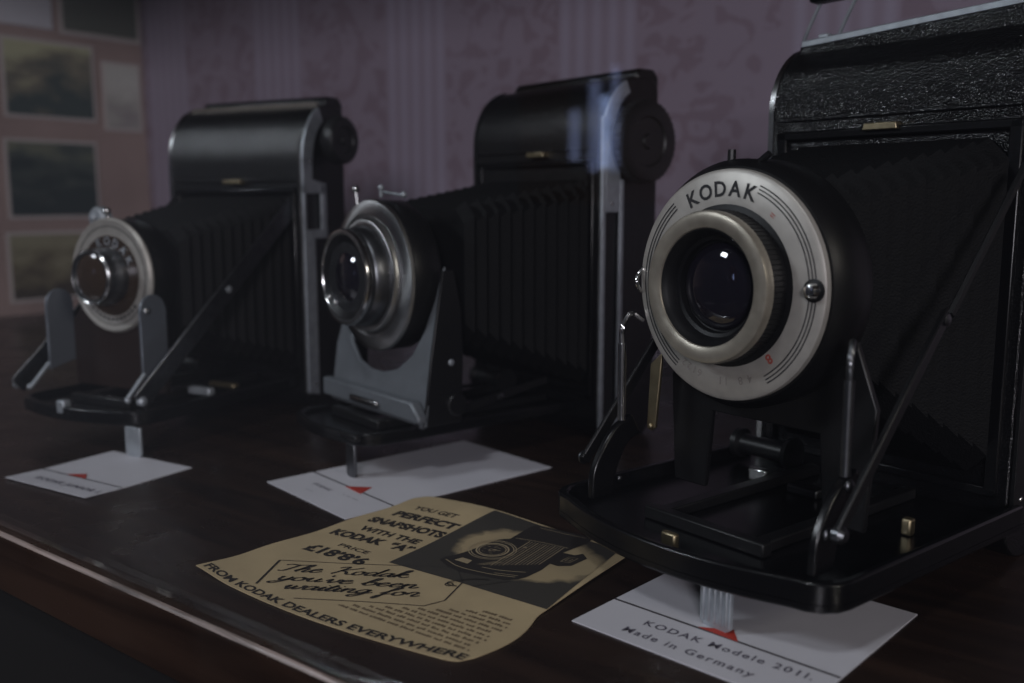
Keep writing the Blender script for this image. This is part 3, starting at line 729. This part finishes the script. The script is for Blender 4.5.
st = obj('front_standard', bm, pbr('brown black japanning', (.020, .012, .010), .3), c1, bevel=.0006)
for s in (-1, 1):
    bm = bmesh.new()
    out = [(-.0905, .0300), (-.0905, .0600)] + [(-.0835-.0070*math.cos(R(180*k/10)), .0600+.0070*math.sin(R(180*k/10))) for k in range(11)] + [(-.0765, .0600), (-.0765, .0330)]
    prism(bm, out, 'x', s*.0305-.0006, s*.0305+.0006)
    br = obj('side_bracket', bm, BRACK, st, bevel=.0004)
    bm = bmesh.new(); sphere(bm, (s*.0305+s*.0008, -.0870, .0600), .0016, .6); obj('bracket_rivet', bm, CHROME, br)
    bm = bmesh.new(); tube(bm, [(s*.0312, -.0900, .0330), (s*.0312, -.1000, .0235)], .0010, 8); sphere(bm, (s*.0320, -.1000, .0235), .0014); obj('bracket_link', bm, DULL, br)

# ================================================================== NOTE CARDS
def note_card(label, origin, ang, W, D, strip, lines, red, bend=0.):
    root = empty('note_card', (origin[0], origin[1], .0003), R(ang), label, 'card', 'white caption cards under the cameras')
    nx, ny = 10, 14
    def zf(y): return .0001+bend*max(0, (strip-y)/strip)
    bm = bmesh.new(); g = []
    for j in range(ny+1):
        y = D*j/ny; g.append([bm.verts.new((W*i/nx, y, zf(y))) for i in range(nx+1)])
    for j in range(ny):
        for i in range(nx): bm.faces.new((g[j][i], g[j][i+1], g[j+1][i+1], g[j+1][i]))
    ex = bmesh.ops.extrude_face_region(bm, geom=bm.faces[:])
    for e in ex['geom']:
        if isinstance(e, bmesh.types.BMVert): e.co.z -= .0003
    obj('card_sheet', bm, CARD, root, smooth=False)
    bm = bmesh.new(); box(bm, .0002, W-.0002, strip-.00035, strip+.00035, .0001, .00022); obj('strip_shade_line', bm, STRIP_SHADE, root, smooth=False)  # dark line painted for the thickness shadow where the front strip overlaps
    bm = bmesh.new()
    for s, x, y, size, rot, wt in lines:
        pol = text_polys(s, size, 'LEFT', weight=wt, spacing=1.25)
        c, q = math.cos(rot), math.sin(rot)
        add_polys(bm, pol, lambda v: (x+v.x*c-v.y*q, y+v.x*q+v.y*c, zf(y+v.x*q+v.y*c)+.00008))
    obj('typed_text', bm, TYPEINK, root, smooth=False)
    bm = bmesh.new(); v = [bm.verts.new((x, y, .0003)) for x, y in red]; bm.faces.new(v); 
    ex = bmesh.ops.extrude_face_region(bm, geom=bm.faces[:])
    for e in ex['geom']:
        if isinstance(e, bmesh.types.BMVert): e.co.z -= .0002
    obj('red_arrow', bm, REDINK, root, smooth=False)
    return root
note_card('white caption card under the nearest camera with a ribbed metal foot on it', (.0154, .2308), -43, .0635, .0642, .0182,
    [('KODAK Modele 201l.', .0145, .0103, .0040, R(3), .00006), ('Made in Germany', .0125, .0040, .0040, R(1), .00006)], [(.026, .0185), (.0375, .0180), (.0335, .0230)])
note_card('white caption card under the middle camera, lying half beneath the old advertisement', (-.0939, .3525), -49, .0570, .0960, .0200,
    [('KODAK', .0140, .0115, .0030, 0, .00003), ('- -- ---', .0330, .0130, .0030, 0, .00005), ('-- -', .0180, .0060, .0030, 0, .00005)], [(.0255, .0192), (.0370, .0186), (.0330, .0260)])
note_card('small white folded caption card at the far left under the smallest camera', (-.1965, .3565), -31, .0495, .0480, .0155,
    [('KODAK JUNIOR I.', .0100, .0055, .0040, 0, .00016)], [(.0155, .0158), (.0275, .0156), (.0220, .0200)], bend=.0006)

# ================================================================== ADVERTISEMENT
AD = empty('advertisement', (-.0925, .2653, 0), R(-35.93), 'yellowed printed paper advertisement with script lettering on a drawn tag and a camera drawing', 'paper')
def sstep(a, b, t): t = max(0, min(1, (t-a)/(b-a))); return t*t*(3-2*t)
def adz(u, v):      # curl of the sheet, metres in metres out
    z = .0005+.0022*math.exp(-((u-.040)/.028)**2)*sstep(.050, .093, v)
    z += .0010*(1-sstep(0, .018, math.hypot(u, v)))
    z += .0006*sstep(.07, .1, u)*sstep(.02, .06, v)
    return z
def bot(t): return (.0999*t+.0008*math.sin(PI*t), -.0038*math.sin(PI*min(1, t*1.05))**1.0)
def top(t): return (.0089+(.0979-.0089)*t, .0907+(.0866-.0907)*t)
bm = bmesh.new(); NX, NY = 48, 40; g = []
for j in range(NY+1):
    row = []
    for i in range(NX+1):
        t, s = i/NX, j/NY
        a, b_ = bot(t), top(t)
        lo = 0.; hi = 1.
        x = a[0]+(b_[0]-a[0])*s; y = a[1]+(b_[1]-a[1])*s
        x += .0026*math.sin(PI*min(1, s*3.0))*t**8*(1 if s < .34 else 0)      # bulge low on the right edge
        # rounded corners
        rr = .008
        if t > .94: e = (t-.94)/.06; y += (1-s)*.0045*(1-math.sqrt(max(0, 1-e*e)))
        if t < .07: e = (.07-t)/.07; y -= s**6*.005*(1-math.sqrt(max(0, 1-e*e)))
        x += .0006*math.sin(s*17)*(1 if i == 0 else 0)
        row.append(bm.verts.new((x, y, adz(x, y))))
    g.append(row)
for j in range(NY):
    for i in range(NX): bm.faces.new((g[j][i], g[j][i+1], g[j+1][i+1], g[j+1][i]))
ex = bmesh.ops.extrude_face_region(bm, geom=bm.faces[:])
for e in ex['geom']:
    if isinstance(e, bmesh.types.BMVert): e.co.z -= .00022
obj('paper_sheet', bm, OLDPAPER, AD)
LIFT = .00012
def flat_part(name, mat, shapes, lift=LIFT, grid=False):
    """shapes = list of outlines in millimetres"""
    bm = bmesh.new()
    for s in shapes:
        vs = [bm.verts.new((x*.001, y*.001, 0)) for x, y in s]
        try: bm.faces.new(vs)
        except ValueError: pass
    bmesh.ops.triangulate(bm, faces=bm.faces[:])
    if grid:
        for _ in range(grid): bmesh.ops.subdivide_edges(bm, edges=bm.edges[:], cuts=1, use_grid_fill=True)
    for v in bm.verts: v.co.z = adz(v.co.x, v.co.y)+lift
    return obj(name, bm, mat, AD, smooth=False)

# picture
pic = flat_part('halftone_picture', HALFTONE, [[(42.5, 36.5), (68.0, 37.2), (99.2, 36.3), (96.5, 62), (94.0, 84.6), (70, 86.8), (43.0, 88.2), (42.3, 60)]], LIFT*.8, 4)
# drawing of the folding camera, black silhouette
body_s = [(61.3, 72.1), (61.0, 82), (61.2, 85.6), (63.5, 87.0), (79.5, 88.6), (82.2, 87.8), (82.6, 84.2), (82.2, 80), (80.9, 72.4), (82.5, 62.8), (83.2, 57.5), (82.6, 50.5), (81.3, 47.8), (78.5, 45.6), (72, 44.5), (64.2, 43.0), (58, 44.5), (53.5, 46.9), (53.3, 49.5), (55.0, 52.5), (56.5, 58), (57.5, 65), (59, 70)]
flat_part('printed_camera', INK, [body_s, [(80.9, 72.4), (85, 72.6), (86.5, 75.0), (89.6, 72.2), (88.7, 64.8), (85.5, 62.5), (82.5, 62.8)]], LIFT*1.6, 1)
det = []
def stroke(bmx, pts, w, lift, n=4, closed=False, curve=True, taper=False):
    P = smooth_curve([(x*.001, y*.001, 0) for x, y in pts], n) if curve and len(pts) > 2 else [Vector((x*.001, y*.001, 0)) for x, y in pts]
    Nn = len(P); prev = None
    for i, p in enumerate(P):
        d = (P[min(i+1, Nn-1)]-P[max(i-1, 0)])
        if d.length < 1e-9: continue
        d.normalize(); nrm = Vector((-d.y, d.x, 0))
        ww = w*.0005
        if taper: ww *= .45+.9*abs(d.dot(Vector((.62, -.78, 0)).normalized()))
        q = []
        for sg in (-1, 1):
            r_ = p+nrm*ww*sg; q.append(bmx.verts.new((r_.x, r_.y, adz(r_.x, r_.y)+lift)))
        if prev: bmx.faces.new((prev[0], prev[1], q[1], q[0]))
        prev = q
bm = bmesh.new()
for r_ in (4.2, 5.0, 6.6, 7.4):
    stroke(bm, [(62.0+r_*math.cos(2*PI*k/24)*1.0, 61.9+r_*math.sin(2*PI*k/24)*.98) for k in range(25)], .28 if r_ != 5.0 else .55, LIFT*2.2, 2)
for k in range(13):      # bellows pleats
    x = 67.6+k*.95; y0_ = 52+k*.7; y1_ = 74.0+k*.15
    stroke(bm, [(x+1.2, y0_), (x+.6, (y0_+y1_)/2), (x, y1_)], .16 if k % 3 else .30, LIFT*2.2)
stroke(bm, [(62.5, 73.5), (71, 75.6), (80.2, 76.3)], .25, LIFT*2.2); stroke(bm, [(64, 85.0), (72, 86.0), (80, 86.8)], .2, LIFT*2.2)
stroke(bm, [(55.0, 48.0), (62, 45.8), (72, 46.6), (80, 48.8)], .3, LIFT*2.2)
stroke(bm, [(67.5, 49.5), (73, 50.5), (80.5, 53.4)], .3, LIFT*2.2); stroke(bm, [(73, 48.0), (80, 50.0)], .25, LIFT*2.2)
for pts in ([(84.2, 66.0), (87.0, 66.4), (87.4, 70.6), (84.4, 70.4), (84.2, 66.0)], [(85.0, 67.2), (86.2, 67.4), (86.4, 69.4), (85.1, 69.3), (85.0, 67.2)]): stroke(bm, pts, .22, LIFT*2.2, curve=False)
for p in ((57.5, 68.8), (58.6, 70.0), (68.6, 69.0), (55.6, 57.0)): stroke(bm, [p, (p[0]+.9, p[1]+.5)], .8, LIFT*2.2, curve=False)
for k in range(26):
    a = random.uniform(0, 2*PI); r_ = random.uniform(0, 3.6); stroke(bm, [(62+r_*math.cos(a), 61.9+r_*math.sin(a)), (62+r_*math.cos(a)+.8, 61.9+r_*math.sin(a)+.25)], .14, LIFT*2.2, curve=False)
vs = [bm.verts.new((x*.001, y*.001, adz(x*.001, y*.001)+LIFT*2.2)) for x, y in ((57.3, 49.2), (62.5, 49.0), (62.0, 51.8), (58.2, 52.0))]; bm.faces.new(vs)
for k in range(9): stroke(bm, [(65.0+k*.3, 50.5+k*.55), (67.5+k*.35, 51.5+k*.5)], .14, LIFT*2.2, curve=False)
obj('drawing_highlights', bm, PALEINK, AD, smooth=False)

# block capitals
bm = bmesh.new()
def line(s, u0, u1, v, h, wt=.00012, rot=0., shear=0):
    pol = text_polys(s, 1.0, 'LEFT', shear=shear); a, b_ = width_of(pol)
    ys = [q.y for q in pol[0]]; hh = max(ys) if max(ys) > 0 else 1
    pol = text_polys(s, 1.0, 'LEFT', shear=shear, weight=wt*1000/h)
    sx = (u1-u0)*.001/(b_-a); sy = h*.001/hh; c, q_ = math.cos(rot), math.sin(rot)
    def fn(p):
        x, y = (p.x-a)*sx, p.y*sy
        X = u0*.001+x*c-y*q_; Y = v*.001+x*q_+y*c; return (X, Y, adz(X, Y)+LIFT)
    add_polys(bm, pol, fn)
line('YOU GET', 16.5, 35.5, 76.2, 3.0, .00008, R(-2))
line('PERFECT', 14.5, 41.2, 68.0, 4.2, .00022, R(-.5))
line('SNAPSHOTS', 11.2, 41.8, 59.4, 4.2, .00022, R(2))
line('WITH THE', 14.6, 39.0, 51.8, 3.4, .00014, R(1.5))
line('KODAK  \u201cA\u201d', 9.8, 41.5, 43.6, 4.4, .00022, R(4))
line('PRICE', 20.0, 32.5, 37.2, 2.2, .00003, R(0))
line('\u00a318\u20198\u20196', 13.6, 37.0, 29.0, 5.0, .0002, R(2))
obj('printed_capitals', bm, INK, AD, smooth=False)
bm = bmesh.new()
s = 'FROM KODAK DEALERS EVERYWHERE'
pol = text_polys(s, 1.0, 'LEFT', weight=.03); a_, b_ = width_of(pol); hh = max(q.y for q in pol[0])
def fnb(p):
    u_ = 2.2+(p.x-a_)/(b_-a_)*96.4; e_ = -3.8*math.sin(PI*min(1, u_/100*1.05)); X = u_*.001; Y = (e_+.9+(1.0*sstep(80, 100, u_)))*.001+p.y/hh*.0029+.0004*(1-u_/100)
    return (X, Y, adz(X, Y)+LIFT)
add_polys(bm, pol, fnb)
obj('dealers_line', bm, INK, AD, smooth=False)

# brush script on the tag
GL = {
 'T': ([[(-.1, 1.75), (.2, 2.0), (.9, 1.85), (1.7, 2.05)], [(.95, 1.9), (.75, 1.0), (.45, .1), (.05, .1)]], 1.35),
 'K': ([[(.1, 1.7), (.4, 2.05), (.7, 2.0), (.55, 1.0), (.2, 0)], [(1.75, 2.05), (1.2, 1.5), (.55, 1.0), (1.0, .75), (1.3, .1), (1.75, .15)]], 1.65),
 'h': ([[(-.1, .3), (.45, 1.3), (.62, 2.0), (.38, 2.0), (.2, 1.0), (.08, 0)], [(.12, .4), (.5, 1.0), (.72, .85), (.62, .15), (.85, 0), (1.15, .35)]], 1.05),
 'e': ([[(-.1, .3), (.45, .6), (.62, .9), (.38, 1.02), (.1, .6), (.2, .08), (.5, .02), (.9, .4)]], .82),
 'o': ([[(.5, 1.0), (.12, .75), (.1, .2), (.4, 0), (.72, .35), (.68, .85), (.45, 1.0), (.7, .8), (1.05, .85)]], .95),
 'd': ([[(.75, .85), (.4, 1.0), (.08, .5), (.22, .02), (.6, .35), (.85, 1.0), (1.05, 2.1)], [(1.02, 2.0), (.8, .8), (.78, .1), (1.0, .02), (1.2, .35)]], 1.12),
 'a': ([[(.78, .85), (.42, 1.0), (.08, .5), (.2, .02), (.55, .3), (.82, 1.0)], [(.82, 1.0), (.72, .25), (.88, 0), (1.15, .35)]], 1.05),
 'k': ([[(-.1, .3), (.45, 1.3), (.62, 2.0), (.38, 2.0), (.2, 1.0), (.08, 0)], [(.15, .45), (.6, 1.0), (.75, .8), (.3, .5), (.7, .05), (1.1, .35)]], 1.05),
 'y': ([[(.05, .85), (.2, 1.0), (.18, .3), (.4, .02), (.7, .4), (.82, 1.0)], [(.82, 1.0), (.65, -.2), (.2, -.95), (-.1, -.7), (.4, -.2), (1.1, .35)]], 1.0),
 'u': ([[(-.05, .4), (.2, 1.0), (.16, .3), (.35, .02), (.65, .4), (.8, 1.0)], [(.8, 1.0), (.7, .3), (.85, .02), (1.12, .35)]], 1.02),
 "'": ([[(.2, 2.1), (.15, 1.7)]], .3),
 'v': ([[(-.05, .5), (.2, 1.0), (.25, .4), (.35, .02), (.7, .5), (.75, 1.0), (1.0, .85)]], .9),
 'b': ([[(-.1, .3), (.45, 1.3), (.6, 2.0), (.38, 2.0), (.2, 1.0), (.12, .2), (.4, 0), (.75, .4), (.6, .9), (.35, .7)], [(.65, .8), (1.0, .8)]], .9),
 'n': ([[(-.05, .5), (.2, 1.0), (.12, 0)], [(.14, .4), (.5, 1.0), (.7, .85), (.62, .15), (.85, 0), (1.12, .35)]], 1.02),
 'w': ([[(-.05, .5), (.18, 1.0), (.18, .2), (.4, .02), (.65, .9)], [(.65, .9), (.65, .2), (.85, .02), (1.15, .6), (1.1, 1.0), (1.4, .85)]], 1.3),
 'i': ([[(-.05, .4), (.2, 1.0), (.14, .2), (.3, 0), (.55, .35)], [(.28, 1.4), (.32, 1.5)]], .5),
 't': ([[(-.05, .4), (.35, 1.7), (.2, .7), (.16, .1), (.35, 0), (.6, .35)], [(0, 1.15), (.6, 1.25)]], .55),
 'g': ([[(.78, .85), (.42, 1.0), (.08, .5), (.2, .02), (.55, .3), (.82, 1.0)], [(.82, 1.0), (.62, -.3), (.2, -.95), (-.1, -.7), (.4, -.2), (1.15, .35)]], 1.02),
 'f': ([[(-.1, .3), (.45, 1.2), (.75, 1.95), (.5, 2.05), (.3, 1.0), (.05, -.9), (-.15, -.8), (.1, -.1), (.6, .35)]], .7),
 'r': ([[(-.05, .4), (.25, 1.1), (.6, .95), (.45, .3), (.6, 0), (.95, .3)]], .85),
 ' ': ([], .75)}
bm = bmesh.new()
def script(s, u0, v0, u1, v1, xh):
    tot = sum(GL[c][1] for c in s); L_ = math.hypot(u1-u0, v1-v0); sx = L_/tot; ca, sa = (u1-u0)/L_, (v1-v0)/L_
    cur = 0
    for c in s:
        for st_ in GL[c][0]:
            pts = []
            for x, y in st_:
                X = (cur+x)*sx+y*xh*.42; Y = y*xh
                pts.append((u0+X*ca-Y*sa, v0+X*sa+Y*ca))
            stroke(bm, pts, .78, LIFT, 5, taper=True)
        cur += GL[c][1]
script('The Kodak', 20.3, 12.6, 54.8, 30.6, 2.6)
script("you've been", 25.2, 8.0, 61.8, 26.6, 2.5)
script('waiting for', 31.8, 5.0, 65.8, 22.6, 2.5)
obj('brush_lettering', bm, INK, AD, smooth=False)
# tag outline and string
bm = bmesh.new()
stroke(bm, [(15.0, 18.6), (23.4, 2.9)], .75, LIFT, curve=False)
stroke(bm, [(15.0, 18.6), (38, 31.2), (61.5, 45.4)], .28, LIFT); stroke(bm, [(61.5, 45.4), (69.8, 37.6)], .3, LIFT, curve=False); stroke(bm, [(69.8, 37.6), (73.6, 25.2)], .45, LIFT, curve=False)
stroke(bm, [(73.6, 25.2), (71.3, 19.3)], .35, LIFT, curve=False); stroke(bm, [(71.3, 19.3), (56, 11.6), (39.5, 2.4)], .3, LIFT)
stroke(bm, [(70.3, 34.3), (68.0, 33.6), (66.8, 35.0), (68.6, 38.0), (71.5, 41.2), (75.0, 43.0)], .5, LIFT*3)
stroke(bm, [(73.6, 36.6), (77, 41), (80.5, 45.6)], .3, LIFT*3)
stroke(bm, [(67.6+1.1*math.cos(2*PI*k/10), 34.3+1.1*math.sin(2*PI*k/10)) for k in range(11)], .35, LIFT)
obj('tag_outline', bm, INK, AD, smooth=False)
# rows of small print, too small to read
bm = bmesh.new()
v_ = 25.5
row = 0
while v_ > 4.5:
    u_ = max(43.5, 43+(v_-2)*1.75+1.5)+random.uniform(0, 1)
    if v_ > 18.5: u_ = max(u_, 75.5)
    end = 96.5 if row % 4 else 95
    while u_ < end:
        wl = random.uniform(1.4, 5.2)
        x = u_
        while x < min(u_+wl, end):
            lw = random.uniform(.45, .75); hh_ = random.uniform(.75, 1.15)
            y = v_+random.uniform(-.08, .08)
            q = [bm.verts.new((a*.001, b*.001, adz(a*.001, b*.001)+LIFT)) for a, b in ((x, y), (x+lw, y), (x+lw, y+hh_), (x, y+hh_))]
            bm.faces.new(q); x += lw+.28
        u_ = x+.7
    v_ -= 2.15; row += 1
so = obj('small_print', bm, pbr('brown small print', (.16, .115, .065), .8), AD, smooth=False)

# ================================================================== GLOWING STRIPS added to mirror as a bluish streak in the pane
def look(o, target):
    d = Vector(target)-o.location; o.rotation_euler = d.to_track_quat('-Z', 'Y').to_euler()
# reflected ray for pixel x~592: direction from glass point
WP = Vector((-2.4, -.80, 0)) + Vector((-math.sin(math.atan2(.352, .936)), math.cos(math.atan2(.352, .936)), 0))*.036
ang = math.atan2(.352, .936)
wroot = empty('streak_panel', WP, R(90)+ang); wroot['kind'] = 'structure'
STREAK = emit_mat('bluish streak glow', (.42, .56, 1.0), 2.6); STREAK_DIM = emit_mat('dim bluish streak glow', (.45, .55, 1.0), .9)
bm = bmesh.new(); box(bm, -.012, .018, -.002, 0, .20, .40); obj('streak_strip', bm, STREAK, wroot, smooth=False)
for x0, x1, z0, z1 in ((-.036, -.012, .19, .48), (.018, .050, .19, .44), (.075, .105, .22, .36)):
    bm = bmesh.new(); box(bm, x0, x1, -.002, 0, z0, z1); obj('dim_streak_strip', bm, STREAK_DIM, wroot, smooth=False)
bm = bmesh.new()
for (a, b, c, d) in ((-.25, -.036, .10, .80), (.105, .25, .10, .80), (-.036, .105, .10, .19), (-.036, .105, .48, .80)): box(bm, a, b, .0, .02, c, d)
obj('streak_frame', bm, CASEWOOD, wroot, bevel=.002)

# ================================================================== LIGHTS
def area(name, loc, target, size, power, col):
    l = bpy.data.lights.new(name, 'AREA'); l.energy = power; l.size = size; l.color = col
    o = bpy.data.objects.new(name, l); COL.objects.link(o); o.location = loc; look(o, target); return o
area('room_light', (-.15, -2.2, .58), (-.05, .6, .12), .40, 21, (.95, .92, 1.0))
area('highlight_light', (-1.5, .08, .92), (-.1, .4, .1), .26, 6.5, (.85, .92, 1.0))  # light added on the left for highlights on the leather tops
area('side_light', (-.35, -.28, 1.05), (0, .27, .02), .16, 2.1, (.90, .94, 1.0))
area('postcard_fill', (1.3, -1.3, .9), (-.3, .8, .15), .35, 10, (1.0, .93, .82))  # fill added from the right to brighten the postcards and side plates

w = bpy.data.worlds.new('World'); scn.world = w; w.use_nodes = True
w.node_tree.nodes['Background'].inputs['Color'].default_value = (.55, .6, .8, 1); w.node_tree.nodes['Background'].inputs['Strength'].default_value = .02

# ================================================================== CAMERA
cd = bpy.data.cameras.new('Camera'); cam = bpy.data.objects.new('Camera', cd); COL.objects.link(cam)
cam.location = (0, 0, .107); cam.rotation_euler = (R(90-8.44), 0, 0)
cd.sensor_width = 36; cd.lens = 36*950/1024; cd.clip_start = .005; cd.clip_end = 30
cd.dof.use_dof = True; cd.dof.focus_distance = .275; cd.dof.aperture_fstop = 10.5
scn.camera = cam
scn.view_settings.view_transform = 'Standard'; scn.view_settings.look = 'None'; scn.view_settings.gamma = 1; scn.view_settings.exposure = .2
scn.view_settings.use_curve_mapping = False
